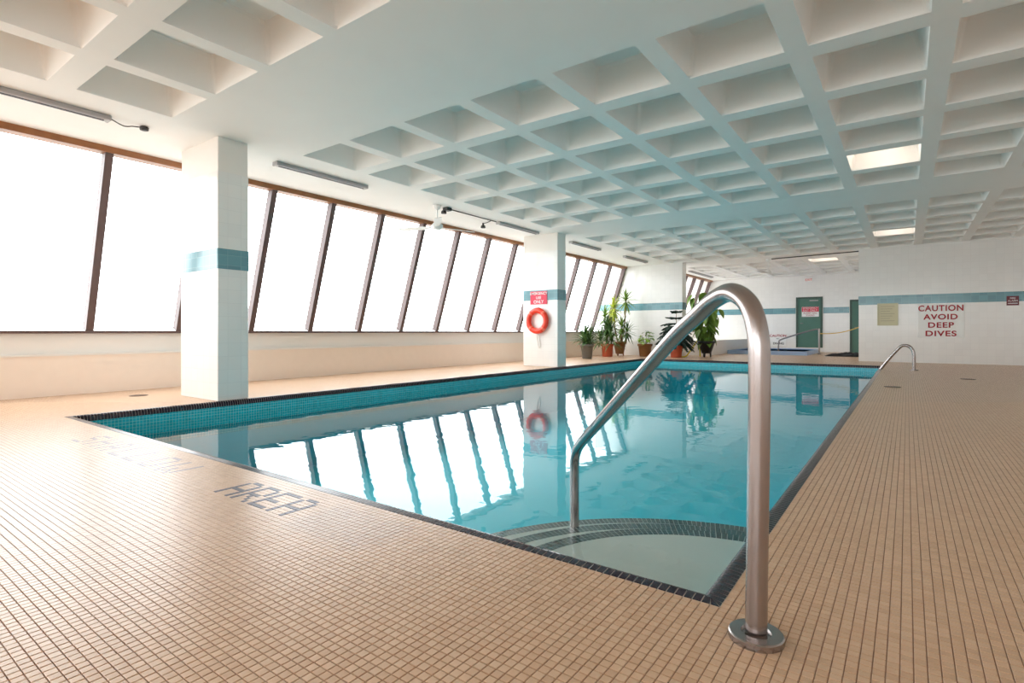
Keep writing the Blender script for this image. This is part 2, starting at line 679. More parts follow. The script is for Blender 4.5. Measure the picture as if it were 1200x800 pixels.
gm = MB()
tiles = []
for side in sides:
    L = side[3]
    gm.loft([[cope_pt(side, 0, p, L, 0.003) for p in prof], [cope_pt(side, L, p, L, 0.003) for p in prof]], False, False, False)
    n = int(round(L / TP))
    for i in range(n):
        t0, t1 = i * L / n + 0.0017, (i + 1) * L / n - 0.0017
        ra = [Vector(cope_pt(side, t0, p, L)) for p in prof]
        rb = [Vector(cope_pt(side, t1, p, L)) for p in prof]
        c = (ra[4] + rb[4]) / 2
        u, v, d = proj(*c)
        vis = d > 0 and 0 < u < 1200
        tiles.append((d if vis else d % 50 + 50 if d > 0 else 200, c, ra, rb))
for x0, x1, y0, y1 in ((PX0, PX1, PY0, PY0 + 0.04), (PX0, PX1, PY1 - 0.04, PY1), (PX0, PX0 + 0.04, PY0 + 0.04, PY1 - 0.04), (PX1 - 0.04, PX1, PY0 + 0.04, PY1 - 0.04)):
    gm.box(x0, x1, y0, y1, -0.4, -0.014)
gm.build('grout_bed', 'grout_pale', pool)
tiles.sort(key=lambda q: q[0])
rest = MB()
for k, (d, c, ra, rb) in enumerate(tiles):
    if k < 300:
        t = MB()
        t.loft([[p - c for p in ra], [p - c for p in rb]], False, False, False)
        link('coping_tile', t.mesh('coping_tile', 'coping'), pool, c)
    else:
        rest.loft([ra, rb], False, False, False)
o = rest.build('coping_tiles', 'coping', pool)
o['kind'] = 'stuff'

# corner steps
SCX, SCY = -0.49, 1.85


def step_outline(r, n=28):
    pts = [(SCX - r, iy0)]
    for k in range(n + 1):
        a = PI - (PI / 2) * k / n
        pts.append((SCX + r * math.cos(a), SCY + r * math.sin(a)))
    return pts


for kk, (r, zt_) in enumerate(((0.885, -0.19), (1.17, -0.265), (1.455, -0.335))):
    mb = MB()
    ol = step_outline(r) + [(ix1, SCY + r), (ix1, iy0)]
    ol = [(min(x, ix1), y) for x, y in ol]
    mb.loft([[(x, y, POOL_FLOOR) for x, y in reversed(ol)], [(x, y, zt_) for x, y in reversed(ol)]], True)
    st = mb.build('pool_step', 'plaster_white', pool)
    st['label'] = 'curved white plaster step in the pool corner'
    tm = MB()
    for row in range(3):
        ro, ri = r - row * TP - 0.0012, r - (row + 1) * TP + 0.0018
        arc = PI / 2 * r
        n = int(arc / TP)
        for k in range(n):
            g = 0.0016 / r
            a0, a1 = PI / 2 + k * PI / 2 / n + g, PI / 2 + (k + 1) * PI / 2 / n - g
            q = [(ri, a0), (ro, a0), (ro, a1), (ri, a1)]
            p = [(SCX + R_ * math.cos(a), SCY + R_ * math.sin(a)) for R_, a in q]
            if max(x for x, _ in p) > ix1:
                continue
            tm.hexa([(x, y, zt_ - 0.004) for x, y in p] + [(x, y, zt_ + 0.0008) for x, y in p])
        m = int((SCY - iy0) / TP)
        for k in range(m):
            y1 = SCY - k * TP - 0.0013
            tm.box(SCX - ro, SCX - ri, y1 - TP + 0.0034, y1, zt_ - 0.004, zt_ + 0.0008)
    for row in range(2):                          # tiles on the riser
        zz = zt_ - 0.004 - row * TP
        n = int(PI / 2 * r / TP)
        for k in range(n):
            g = 0.0013 / r
            a0, a1 = PI / 2 + k * PI / 2 / n + g, PI / 2 + (k + 1) * PI / 2 / n - g
            q = [(r, a0), (r + 0.004, a0), (r + 0.004, a1), (r, a1)]
            p = [(SCX + R_ * math.cos(a), SCY + R_ * math.sin(a)) for R_, a in q]
            if max(x for x, _ in p) > ix1:
                continue
            tm.hexa([(x, y, zz - TP + 0.0026) for x, y in p] + [(x, y, zz) for x, y in p])
    o = tm.build('nosing_mosaic', 'mosaic_dark', st)
    o['kind'] = 'stuff'
    o['label'] = 'dark mosaic nosing along the step edge'

mb = MB()
mb.face([(ix0, iy0, WATER), (ix1, iy0, WATER), (ix1, iy1, WATER), (ix0, iy1, WATER)])
tag(mb.build('pool_water', 'water'), 'still turquoise water filling the long swimming pool', 'water', kind='stuff')

# small second pool beyond
mb = MB()
a, b, c, d = SPA
mb.face([(a, c, -0.6), (b, c, -0.6), (b, d, -0.6), (a, d, -0.6)])
for p, q in (((a, c), (a, d)), ((a, d), (b, d)), ((b, d), (b, c)), ((b, c), (a, c))):
    mb.face([(p[0], p[1], -0.6), (p[0], p[1], 0.1), (q[0], q[1], 0.1), (q[0], q[1], -0.6)])
spa = struct(mb.build('whirlpool_basin', 'spa_paint'), 'small blue basin sunk in the far deck')
mb = MB()
for x0, x1, y0, y1 in ((a - 0.08, b + 0.08, c - 0.08, c), (a - 0.08, b + 0.08, d, d + 0.08), (a - 0.08, a, c, d), (b, b + 0.08, c, d)):
    mb.box(x0, x1, y0, y1, -0.05, 0.13)
mb.build('kerb', 'spa_kerb', spa)
mb = MB()
mb.face([(a, c, 0.06), (b, c, 0.06), (b, d, 0.06), (a, d, 0.06)])
tag(mb.build('whirlpool_water', 'water'), 'pale blue water in the small far whirlpool', 'water', kind='stuff')

# ================================================================ CEILING
CX0, CPX, CWX = -6.12, 0.917, 0.752
CY0, CPY, CWY, PER = 3.93, 1.01, 0.80, 7.34
cxs = [CX0 + CPX * k for k in range(10)]
cys = []
for gidx in (-1, 0, 1, 2):
    for k in range(6):
        y = CY0 + PER * gidx + CPY * k
        if y + CWY < FAR - 0.1:
            cys.append(y)
xs = sorted([WIN_T[0] - 0.4, RIGHT + 0.1] + cxs + [x + CWX for x in cxs])
ys = sorted([BACK - 0.1, FAR + 0.1] + cys + [y + CWY for y in cys])
mb = MB()


def is_coffer(x, y):
    return any(a < x < a + CWX for a in cxs) and any(b < y < b + CWY for b in cys)


grid_plane(mb, xs, ys, CEIL, is_coffer, up=False)
# slab above, so the room is closed
zt_ = CEIL + 0.36
mb.face([(xs[0], ys[0], zt_), (xs[-1], ys[0], zt_), (xs[-1], ys[-1], zt_), (xs[0], ys[-1], zt_)])
for p, q in (((xs[0], ys[0]), (xs[0], ys[-1])), ((xs[0], ys[-1]), (xs[-1], ys[-1])), ((xs[-1], ys[-1]), (xs[-1], ys[0])), ((xs[-1], ys[0]), (xs[0], ys[0]))):
    mb.face([(p[0], p[1], CEIL), (q[0], q[1], CEIL), (q[0], q[1], zt_), (p[0], p[1], zt_)])
ceiling = struct(mb.build('ceiling', 'ceiling'), 'white waffle slab ceiling with deep square coffers')
mb = MB()
D, T, RB = 0.33, 0.05, 0.03


def rrect(hx, hy, z, r, n=3):
    pts = []
    for cx, cy, a0 in ((hx - r, hy - r, 0), (-hx + r, hy - r, PI / 2), (-hx + r, -hy + r, PI), (hx - r, -hy + r, 3 * PI / 2)):
        for k in range(n + 1):
            a = a0 + PI / 2 * k / n
            pts.append((cx + r * math.cos(a), cy + r * math.sin(a), z))
    return pts


hx, hy = CWX / 2, CWY / 2
top_ring = rrect(hx - T, hy - T, D, 0.05)
mb.loft([rrect(hx, hy, 0.0, 0.001), rrect(hx - 0.004, hy - 0.004, 0.015, 0.035), rrect(hx - T + 0.012, hy - T + 0.012, D - 0.03, 0.05), top_ring], False, False)
mb.v += [(0, 0, D)]
n = len(top_ring)
b0 = len(mb.v) - 1 - n
for i in range(n):
    mb.f.append((b0 + i, b0 + (i + 1) % n, len(mb.v) - 1))
    mb.smooth.append(False)
coffer_me = mb.mesh('coffer', 'ceiling')
for x in cxs:
    for y in cys:
        if y > BLOCK_Y and x + CWX > BLOCK_X + 0.4:
            # over the solid block: closed soffit, out of sight
            pass
        link('coffer', coffer_me, ceiling, (x + CWX / 2, y + CWY / 2, CEIL))

# lit coffer lamps
LAMPS = [(cxs[6], CY0 + 4 * CPY, 'square warm ceiling lamp in the lit coffer nearest the camera'),
         (cxs[6], CY0 + PER + 3 * CPY, 'warm ceiling lamp in a coffer above the chrome ladder rail'),
         (cxs[4], CY0 + 2 * PER, 'farthest warm ceiling lamp, in a coffer by the green door')]
for x, y, lab in LAMPS:
    t = thing('ceiling_lamp', (x + CWX / 2, y + CWY / 2, CEIL + 0.236), lab, 'lamp', 'lamps recessed in the coffers')
    mb = MB()
    mb.bev_box(-0.24, 0.24, -0.24, 0.24, 0.055, 0.094, 0.01)
    mb.build('housing', 'white', t)
    mb = MB()
    mb.bev_box(-0.22, 0.22, -0.22, 0.22, 0.042, 0.057, 0.004)
    mb.build('diffuser', 'lamp', t)

# unlit strip in a coffer
t = thing('strip_fixture', (cxs[6] + 0.31, CY0 + CPY + 0.30, CEIL + 0.16), 'small unlit grey strip with black end clips hanging inside a coffer', 'fixture')
mb = MB()
mb.bev_box(-0.11, 0.11, -0.03, 0.03, 0, 0.03, 0.008)
mb.build('strip', 'fixture', t)
for s in (-1, 1):
    mb = MB()
    mb.bev_box(s * 0.115 - 0.006, s * 0.115 + 0.006, -0.034, 0.034, -0.008, 0.165, 0.003)
    mb.build('end_clip', 'dark_plastic', t)

# ================================================================ WINDOWS
MULL0, MSTEP = 2.39, 1.05


def window_run(name, y_list, xt, zt_, xb, zb_, label, y0, y1):
    """a sloping glazed strip: head rail, sill rail, mullions and panes"""
    dx, dz = xt - xb, zt_ - zb_
    L = math.hypot(dx, dz)
    ux, uz = dx / L, dz / L
    nx, nz = uz, -ux                       # towards the room
    mb = MB()
    mb.hexa([(xt - 0.14, y0, zt_), (xt + 0.01, y0, zt_), (xt + 0.01, y1, zt_), (xt - 0.14, y1, zt_),
             (xt - 0.14, y0, CEIL), (xt + 0.03, y0, CEIL), (xt + 0.03, y1, CEIL), (xt - 0.14, y1, CEIL)])
    root = struct(mb.build(name, 'head_rail'), label)
    mb = MB()
    mb.box(xb - 0.16, xb + 0.012, y0, y1, zb_ - 0.03, zb_ + 0.006)
    mb.build('sill_rail', 'mullion', root)
    hw = 0.042
    dep = 0.12
    mb = MB()
    for a, b in ((0, 0),):
        p0 = (xb, zb_)
        p1 = (xt, zt_ + 0.03)
        q0 = (xb - nx * dep, zb_ - nz * dep + 0.0)
        q1 = (xt - nx * dep, zt_ + 0.03 - nz * dep)
        mb.hexa([(q0[0], -hw, q0[1]), (p0[0], -hw, p0[1]), (p0[0], hw, p0[1]), (q0[0], hw, q0[1]),
                 (q1[0], -hw, q1[1]), (p1[0], -hw, p1[1]), (p1[0], hw, p1[1]), (q1[0], hw, q1[1])])
    me = mb.mesh('mullion', 'mullion')
    for y in y_list:
        link('mullion', me, root, (0, y, 0))
    off = 0.07
    for i in range(len(y_list) - 1):
        a, b = y_list[i] + hw - 0.01, y_list[i + 1] - hw + 0.01
        mb = MB()
        for o_ in (off,):
            q = []
            for f_ in (0.0, 0.012):
                e0 = (xb - nx * (off + f_), zb_ - nz * (off + f_) - 0.02)
                e1 = (xt - nx * (off + f_), zt_ + 0.06 - nz * (off + f_))
                q += [(e0[0], a, e0[1]), (e0[0], b, e0[1]), (e1[0], b, e1[1]), (e1[0], a, e1[1])]
            mb.face([q[0], q[1], q[2], q[3]])
        mb.build('pane', 'glass', root)
    # portal for sampling the sky
    ld = bpy.data.lights.new(name + '_sky', 'AREA')
    ld.shape = 'RECTANGLE'
    ld.size = L + 0.1
    ld.size_y = y1 - y0
    ld.cycles.is_portal = True
    lo = bpy.data.objects.new(name + '_sky_portal', ld)
    COL.objects.link(lo)
    c = Vector(((xt + xb) / 2 - nx * 0.2, (y0 + y1) / 2, (zt_ + zb_) / 2 - nz * 0.2))
    X = Vector((ux, 0, uz))
    Z = Vector((-nx, 0, -nz))
    Y = Z.cross(X)
    lo.matrix_world = Matrix((X, Y, Z)).transposed().to_4x4()
    lo.location = c
    return root


ylist = [MULL0 + MSTEP * k for k in range(-7, 15)]
window_run('window_1', ylist, WIN_T[0], WIN_T[1], WIN_B[0], WIN_B[1], 'long run of sloping windows with bronze mullions along the pool', BACK, PIER_Y)
window_run('window_2', [17.75 + 1.02 * k for k in range(7)], -6.80, 2.93, -7.55, 0.79, 'sloping windows of the far bay behind the pier', PIER_Y + 0.35, FAR)

# low tiled ledge below the glazing
mb = MB()
mb.box(BENCH_X - 0.6, BENCH_X, BACK, PIER_Y - 0.12, -0.02, 0.485)
ledge = struct(mb.build('wall_left', 'bench'), 'low peach tiled ledge under the windows')
mb = MB()
mb.box(BENCH_X - 0.6, BENCH_X + 0.02, BACK, PIER_Y - 0.12, 0.485, 0.505)
mb.box(BENCH_X - 0.6, BENCH_X - 0.05, BACK, PIER_Y - 0.12, 0.505, 0.765)
mb.build('sill_riser', 'sill_white', ledge)
mb = MB()
mb.box(BENCH_X - 0.3, PIER_X, PIER_Y - 0.12, PIER_Y + 0.01, -0.02, 0.505)
mb.build('pier_ledge', 'sill_white', ledge)
mb = MB()
mb.box(-7.9, -5.28, 18.1, FAR, -0.02, 0.49)
mb.box(-7.9, -7.45, 17.4, FAR, 0.49, 0.765)
far_ledge = struct(mb.build('wall_bay', 'wall_paint'), 'low ledge under the far windows')

# ================================================================ WALLS
def wall(name, x0, x1, y0, y1, z0=-0.02, z1=CEIL + 0.02, label=None, mat='wall'):
    mb = MB()
    mb.box(x0, x1, y0, y1, z0, z1)
    return struct(mb.build(name, mat), label)


def band(parent, x0, x1, y0, y1):
    mb = MB()
    mb.box(x0, x1, y0, y1, 1.495, 1.725)
    o = mb.build('tile_band', 'band', parent)
    o['label'] = 'teal tile stripe'
    return o


pier = wall('wall_pier', BENCH_X - 0.5, PIER_X, PIER_Y, PIER_Y + 0.38, label='white tiled return wall beside the windows')
band(pier, BENCH_X - 0.4, PIER_X + 0.004, PIER_Y - 0.004, PIER_Y + 0.384)
block = wall('wall_right_block', BLOCK_X, RIGHT, BLOCK_Y, FAR, label='white tiled wall carrying the red caution sign')
band(block, BLOCK_X - 0.004, RIGHT, BLOCK_Y - 0.004, FAR - 0.01)
wfar = wall('wall_far', -9.0, BLOCK_X, FAR, FAR + 0.2, label='far white wall with two green doors')
band(wfar, -7.5, -3.58, FAR - 0.004, FAR + 0.05)
band(wfar, -2.62, -1.77, FAR - 0.004, FAR + 0.05)
wall('wall_right', RIGHT, RIGHT + 0.2, BACK, BLOCK_Y + 0.2, label='white side wall right of the pool')
BW0, BW1, BZ0, BZ1 = -7.0, 2.6, 0.78, 2.80
wb = wall('wall_back', -9.0, RIGHT, BACK - 0.2, BACK, -0.02, BZ0, label='white wall behind the camera, with a row of added windows')
for x0, x1, z0, z1 in ((-9.0, BW0, BZ0, CEIL + 0.02), (BW1, RIGHT, BZ0, CEIL + 0.02), (BW0, BW1, BZ1, CEIL + 0.02)):
    mb = MB()
    mb.box(x0, x1, BACK - 0.2, BACK, z0, z1)
    mb.build('wall_panel', 'wall', wb)
mb = MB()
mb.box(BW0, BW1, BACK - 0.14, BACK + 0.01, BZ1 - 0.07, BZ1)
wnd = struct(mb.build('window_3', 'head_rail'), 'upright windows added in the wall behind the camera for fill daylight')  # unseen windows added for fill daylight, suggested by the near rail's highlight
mb = MB()
mb.box(BW0, BW1, BACK - 0.14, BACK + 0.01, BZ0, BZ0 + 0.04)
mb.build('sill_rail', 'mullion', wnd)
nb = 9
for k in range(nb + 1):
    x = BW0 + (BW1 - BW0) * k / nb
    mb = MB()
    mb.box(x - 0.04, x + 0.04, BACK - 0.14, BACK - 0.01, BZ0 + 0.04, BZ1 - 0.07)
    mb.build('mullion', 'mullion', wnd)
    if k < nb:
        mb = MB()
        x2 = BW0 + (BW1 - BW0) * (k + 1) / nb
        mb.face([(x + 0.03, BACK - 0.08, BZ0 + 0.03), (x2 - 0.03, BACK - 0.08, BZ0 + 0.03), (x2 - 0.03, BACK - 0.08, BZ1 - 0.06), (x + 0.03, BACK - 0.08, BZ1 - 0.06)])
        mb.build('pane', 'glass', wnd)
ld = bpy.data.lights.new('window_3_sky', 'AREA')
ld.shape = 'RECTANGLE'
ld.size = BW1 - BW0
ld.size_y = BZ1 - BZ0
ld.cycles.is_portal = True
lo = bpy.data.objects.new('window_3_sky_portal', ld)
COL.objects.link(lo)
lo.location = ((BW0 + BW1) / 2, BACK - 0.17, (BZ0 + BZ1) / 2)
lo.rotation_euler = (PI / 2, 0, 0)
# outer closing below the glazing
wall('wall_far_left', -9.2, -9.0, BACK - 0.2, FAR + 0.2, -0.02, 0.77, label='outer face below the windows', mat='wall_paint')

# ================================================================ COLUMNS
def column(y0, y1, label):
    t = thing('column', (-6.735, (y0 + y1) / 2, 0), label, 'column', 'square columns at the pool edge')
    hx_, hy_ = 0.465, (y1 - y0) / 2
    mb = MB()
    c = 0.008

    def ring(z, e=0.0):
        a, b = hx_ + e, hy_ + e
        return [(-a + c, -b, z), (a - c, -b, z), (a, -b + c, z), (a, b - c, z), (a - c, b, z), (-a + c, b, z), (-a, b - c, z), (-a, -b + c, z)]
    mb.loft([ring(0.0), ring(2.6)], False)
    mb.build('tiled_shaft', 'wall', t)
    mb = MB()
    mb.loft([ring(2.6, -0.006), ring(CEIL, -0.006)], False)
    mb.build('plaster_top', 'wall_paint', t)
    mb = MB()
    mb.loft([ring(1.495, 0.004), ring(1.725, 0.004)], True)
    o = mb.build('tile_band', 'band', t)
    o['label'] = 'teal tile stripe'
    return t


column(2.965, 3.32, 'near white tiled column with a teal stripe at the pool edge')
column(10.30, 10.67, 'white tiled column carrying the orange life ring')

# ================================================================ LIFE RING AND SIGN ON COLUMN
YC = 10.30
t = thing('life_ring', (-6.77, YC, 1.03), 'orange life ring hanging on the column below the red sign', 'life ring')
mb = MB()
mb.torus((0, -0.07, 0), 0.235, 0.062, 'y', 44, 14, 0.9)
mb.build('ring', 'ring', t)
for k in range(4):
    a = PI / 4 + k * PI / 2
    mb = MB()
    mb.torus((0, -0.07, 0), 0.235, 0.0645, 'y', 4, 14, 0.9, a - 0.10, a + 0.10)
    mb.build('grab_band', 'ring_band', t)
mb = MB()
mb.tube([(0, -0.005, 0.30), (0, -0.03, 0.30), (0, -0.055, 0.29)], 0.008, 8)
mb.build('hook', 'steel_dark', t)
mb = MB()
mb.tube(spline([(0.0, -0.03, -0.29), (0.03, -0.02, -0.40), (0.05, -0.015, -0.55), (0.02, -0.015, -0.62), (-0.02, -0.015, -0.5), (-0.03, -0.02, -0.36), (-0.01, -0.03, -0.29)]), 0.006, 6)
mb.build('rope', 'rope_white', t)


def sign_panel(name, x0, x1, z0, z1, y, mat, label, cat='sign', th=0.012):
    t = thing(name, ((x0 + x1) / 2, y, (z0 + z1) / 2), label, cat)
    mb = MB()
    w_, h_ = (x1 - x0) / 2, (z1 - z0) / 2
    mb.bev_box(-w_, w_, -th, 0, -h_, h_, 0.003)
    mb.build('panel', mat, t)
    return t


t = sign_panel('red_sign', -6.99, -6.54, 1.405, 1.70, YC - 0.005, 'sign_red', 'red emergency sign on the column above the life ring')
text_mesh('lettering', 'EMERGENCY', 0.082, 'letter_white', t, (0, -0.014, 0.095), bold=0.001)
text_mesh('lettering', 'USE', 0.085, 'letter_white', t, (0, -0.014, 0.0), bold=0.001)
text_mesh('lettering', 'ONLY', 0.10, 'letter_white', t, (0, -0.014, -0.095), bold=0.001)

# ================================================================ RIGHT BLOCK SIGNS
YB = BLOCK_Y
t = sign_panel('caution_sign', 0.215, 1.12, 0.63, 1.485, YB, 'sign_white', 'white board reading CAUTION AVOID DEEP DIVES in red capitals')
for i, (s, sz, wd, zz) in enumerate((('CAUTION', 0.20, 0.98, 0.305), ('AVOID', 0.185, 1.16, 0.09), ('DEEP', 0.185, 1.22, -0.115), ('DIVES', 0.185, 1.28, -0.325))):
    text_mesh('lettering', s, sz, 'letter_red', t, (0, -0.015, zz), wide=wd * 0.93, bold=0.0045, space=1.12)
t = sign_panel('maroon_sign', 1.885, 2.10, 1.40, 1.62, YB - 0.004, 'sign_maroon', 'small maroon sign over the teal stripe at the right end')
text_mesh('lettering', 'FIRE', 0.055, 'letter_white', t, (0, -0.014, 0.055))
text_mesh('lettering', 'ALARM', 0.055, 'letter_white', t, (0, -0.014, -0.005))
mb = MB()
mb.box(-0.085, 0.085, -0.015, -0.011, -0.07, -0.055)
mb.build('underline', 'letter_white', t)
t = sign_panel('notice_board', -0.635, -0.19, 0.945, 1.52, YB, 'notice', 'pale cream notice board left of the caution sign', 'notice')
mb = MB()
for x0, x1, z0, z1 in ((-0.223, 0.223, 0.272, 0.288), (-0.223, 0.223, -0.288, -0.272), (-0.223, -0.205, -0.288, 0.288), (0.205, 0.223, -0.288, 0.288)):
    mb.box(x0, x1, -0.022, -0.002, z0, z1)
mb.build('frame', 'notice', t)
for i in range(7):
    mb = MB()
    mb.box(-0.15, 0.15 - (i % 3) * 0.05, -0.0145, -0.011, 0.2 - i * 0.062, 0.214 - i * 0.062)
    mb.build('printed_line', 'notice_line', t)

# ================================================================ FAR WALL: DOORS, EXIT SIGN, WARNING
def door(name, x0, x1, z0, z1, label, handle_side):
    mb = MB()
    f = 0.07
    mb.box(x0, x0 + f, FAR - 0.03, FAR, z0, z1)
    mb.box(x1 - f, x1, FAR - 0.03, FAR, z0, z1)
    mb.box(x0 + f, x1 - f, FAR - 0.03, FAR, z1 - f, z1)
    root = struct(mb.build(name, 'door_frame'), label)
    mb = MB()
    mb.bev_box(x0 + f, x1 - f, FAR - 0.012, FAR, z0, z1 - f, 0.003)
    leaf = mb.build('door_leaf', 'door', root)
    mb = MB()
    hx_ = x0 + f + 0.09 if handle_side < 0 else x1 - f - 0.09
    mb.tube([(hx_, FAR - 0.012, z0 + 0.95), (hx_, FAR - 0.06, z0 + 0.95), (hx_ - handle_side * 0.10, FAR - 0.06, z0 + 0.95)], 0.012, 8)
    mb.build('door_handle', 'steel_dark', leaf)
    return root


d1 = door('door_1', -3.565, -2.645, 0.165, 2.145, 'green door with a red and white sign', -1)
mb = MB()
mb.bev_box(-3.09, -2.79, FAR - 0.05, FAR - 0.012, 1.98, 2.02, 0.006)
mb.build('door_closer', 'fixture', d1)
door('door_2', -1.75, -1.08, 0.0, 1.99, 'dark green door half hidden by the right wall', -1)
t = sign_panel('door_sign', -3.36, -2.77, 1.37, 1.76, FAR - 0.013, 'sign_white', 'red and white warning sign on the green door')
mb = MB()
mb.box(-0.29, 0.29, -0.015, -0.011, 0.0, 0.19)
mb.build('red_field', 'sign_red', t)
text_mesh('lettering', 'EMERGENCY', 0.09, 'letter_white', t, (0, -0.018, 0.14))
text_mesh('lettering', 'EXIT ONLY', 0.10, 'letter_white', t, (0, -0.018, 0.05))
text_mesh('lettering', 'ALARM WILL', 0.085, 'letter_red', t, (0, -0.015, -0.055))
text_mesh('lettering', 'SOUND', 0.085, 'letter_red', t, (0, -0.015, -0.14))
t = sign_panel('exit_sign', -3.24, -2.99, 2.73, 2.90, FAR, 'white', 'small exit sign high above the green door', 'sign', 0.05)
text_mesh('lettering', 'EXIT', 0.12, 'exit_red', t, (0, -0.054, 0))
t = sign_panel('warning_sign', -4.52, -3.92, 0.20, 0.70, FAR, 'sign_white', 'low white sign with red and black words near the whirlpool rail')
text_mesh('lettering', 'CAUTION', 0.135, 'letter_red', t, (0, -0.015, 0.17), bold=0.003)
text_mesh('lettering', 'NO', 0.07, 'letter_black', t, (0, -0.015, 0.055))
text_mesh('lettering', 'DIVING', 0.12, 'letter_black', t, (0.02, -0.015, -0.14), bold=0.002)

# ================================================================ HANDRAILS
def flange(t, x, y, r=0.066, z=0.0):
    mb = MB()
    mb.lathe([(r, 0.0), (r, 0.015), (r - 0.003, 0.018), (0.036, 0.0185), (0.032, 0.012), (0.020, 0.011)], x, y, z, 56, False)
    return mb.build('flange', 'steel', t)


B0 = Vector((-0.3106, 1.4778, 0))
E0 = Vector((-1.524, 2.685, 0))
dirv = (E0 - B0).normalized()
t = thing('pool_handrail', B0, 'large curved steel handrail at the near pool corner', 'handrail')
sz = [(0, 0.004), (-0.004, 0.2), (-0.010, 0.45), (-0.014, 0.68), (-0.006, 0.78), (0.032, 0.852), (0.11, 0.888), (0.20, 0.874), (0.30, 0.832), (0.45, 0.766),
      (0.75, 0.609), (1.10, 0.427), (1.40, 0.271), (1.58, 0.174), (1.66, 0.118), (1.703, 0.05), (1.711, -0.06), (1.711, -0.18), (1.711, -0.335)]
pts = spline([dirv * s + Vector((0, 0, z)) for s, z in sz], 8)
mb = MB()
mb.tube(pts, 0.0262, 24)
mb.build('tube', 'steel', t)
flange(t, 0, 0)

t = thing('pool_handrail', (0.108, 13.6, 0), 'small curved steel handrail at the far right pool corner', 'handrail')
pts = spline([(0, 0, 0), (0, 0, 0.15), (0, 0, 0.31), (-0.03, 0.005, 0.43), (-0.10, 0.015, 0.495), (-0.19, 0.03, 0.495), (-0.27, 0.045, 0.42), (-0.42, 0.08, 0.215), (-0.56, 0.115, 0.0), (-0.65, 0.13, -0.16), (-0.67, 0.135, -0.5)], 6)
mb = MB()
mb.tube(pts, 0.03, 16)
mb.build('tube', 'steel', t)
flange(t, 0, 0, 0.075)

t = thing('whirlpool_handrail', (-3.76, 21.46, 0), 'thin sloping steel handrail beside the small far pool', 'handrail')
pts = spline([(0, 0, 0), (0, 0, 0.25), (0.01, 0, 0.40), (0.06, 0, 0.49), (0.35, 0, 0.60), (0.75, 0, 0.74), (1.15, 0, 0.86), (1.27, 0, 0.86)], 6)
mb = MB()
mb.tube(pts, 0.026, 12)
mb.build('tube', 'steel_dark', t)
mb = MB()
mb.tube([(1.29, 0, 0), (1.29, 0, 0.45), (1.29, 0, 0.9)], 0.03, 12)
mb.build('post', 'fixture', t)
flange(t, 0, 0)
flange(t, 1.29, 0)
mb = MB()
p0, p1 = Vector((-2.45, 21.46, 0.72)), Vector((BLOCK_X, 20.6, 1.02))
mb.tube([p0.lerp(p1, k / 12) + Vector((0, 0, -0.10 * math.sin(PI * k / 12))) for k in range(13)], 0.014, 8)
tag(mb.build('barrier_rope', 'rope_yellow'), 'yellow rope stretched from the far rail post to the wall', 'rope')

# ================================================================ CEILING FIXTURES ALONG THE WINDOWS
XF = -6.62
for y0, y1, lab in ((-0.6, 2.04, 'long grey strip light on the ceiling at the upper left'),
                    (3.86, 5.30, 'grey strip light on the ceiling just behind the near column'),
                    (8.60, 10.0, 'grey strip light on the ceiling before the life ring column'),
                    (11.5, 13.0, 'grey strip light on the ceiling behind the life ring column'),
                    (14.6, 16.2, 'grey strip light on the ceiling above the potted plants')):
    t = thing('strip_light', (XF, (y0 + y1) / 2, CEIL), lab, 'light', 'strip lights along the window ceiling')
    h_ = (y1 - y0) / 2
    mb = MB()
    mb.bev_box(-0.05, 0.05, -h_, h_, -0.05, 0.0, 0.008)
    mb.build('channel', 'fixture', t)
    mb = MB()
    mb.box(-0.012, 0.012, -h_ + 0.04, h_ - 0.04, -0.056, -0.046)
    mb.build('tube_slot', 'dark_plastic', t)
    for s in (-1, 1):
        mb = MB()
        mb.bev_box(-0.053, 0.053, s * h_ - 0.012, s * h_ + 0.012, -0.055, 0.0, 0.004)
        mb.build('end_cap', 'fixture', t)
t = thing('strip_light', (-6.33, 20.9, CEIL), 'grey strip light on the ceiling of the far bay', 'light', 'strip lights along the window ceiling')
mb = MB()
mb.bev_box(-0.05, 0.05, -1.4, 1.4, -0.05, 0.0, 0.008)
mb.build('channel', 'fixture', t)
mb = MB()
mb.box(-0.012, 0.012, -1.35, 1.35, -0.056, -0.046)
mb.build('tube_slot', 'dark_plastic', t)

t = thing('sprinkler_head', (XF - 0.02, 2.10, CEIL), 'small dark emergency head wired to the upper left strip light', 'fixture')
mb = MB()
mb.tube(spline([(0, -0.04, -0.01), (0, 0.08, -0.05), (0, 0.16, -0.03), (0, 0.22, -0.02)]), 0.006, 6)
mb.build('wire', 'dark_plastic', t)
mb = MB()
mb.lathe([(0.015, -0.045), (0.04, -0.04), (0.045, -0.012), (0.03, 0.0)], 0, 0.27, 0, 16)
mb.build('head', 'dark_plastic', t)

# conduit with spot heads by the fan
t = thing('conduit_run', (XF + 0.02, 7.1, CEIL - 0.002), 'dark conduit with two small lamp heads beside the near ceiling fan', 'conduit')
mb = MB()
mb.tube([(0, 0, -0.02), (0, 0.6, -0.02), (0, 1.4, -0.02)], 0.011, 8)
mb.build('pipe', 'dark_plastic', t)
mb = MB()
mb.bev_box(-0.05, 0.05, -0.07, 0.05, -0.06, 0.0, 0.008)
mb.build('junction_box', 'dark_plastic', t)
for yy, xx in ((-0.03, -0.07), (1.42, -0.35)):
    mb = MB()
    mb.lathe([(0.018, 0.0), (0.02, -0.04), (0.045, -0.06), (0.05, -0.10), (0.04, -0.105)], xx, yy, 0, 14)
    mb.build('lamp_head', 'dark_plastic', t)
mb = MB()
mb.tube([(0, 1.25, -0.02), (-0.2, 1.36, -0.02), (-0.35, 1.42, -0.012)], 0.008, 6)
mb.build('branch_pipe', 'dark_plastic', t)


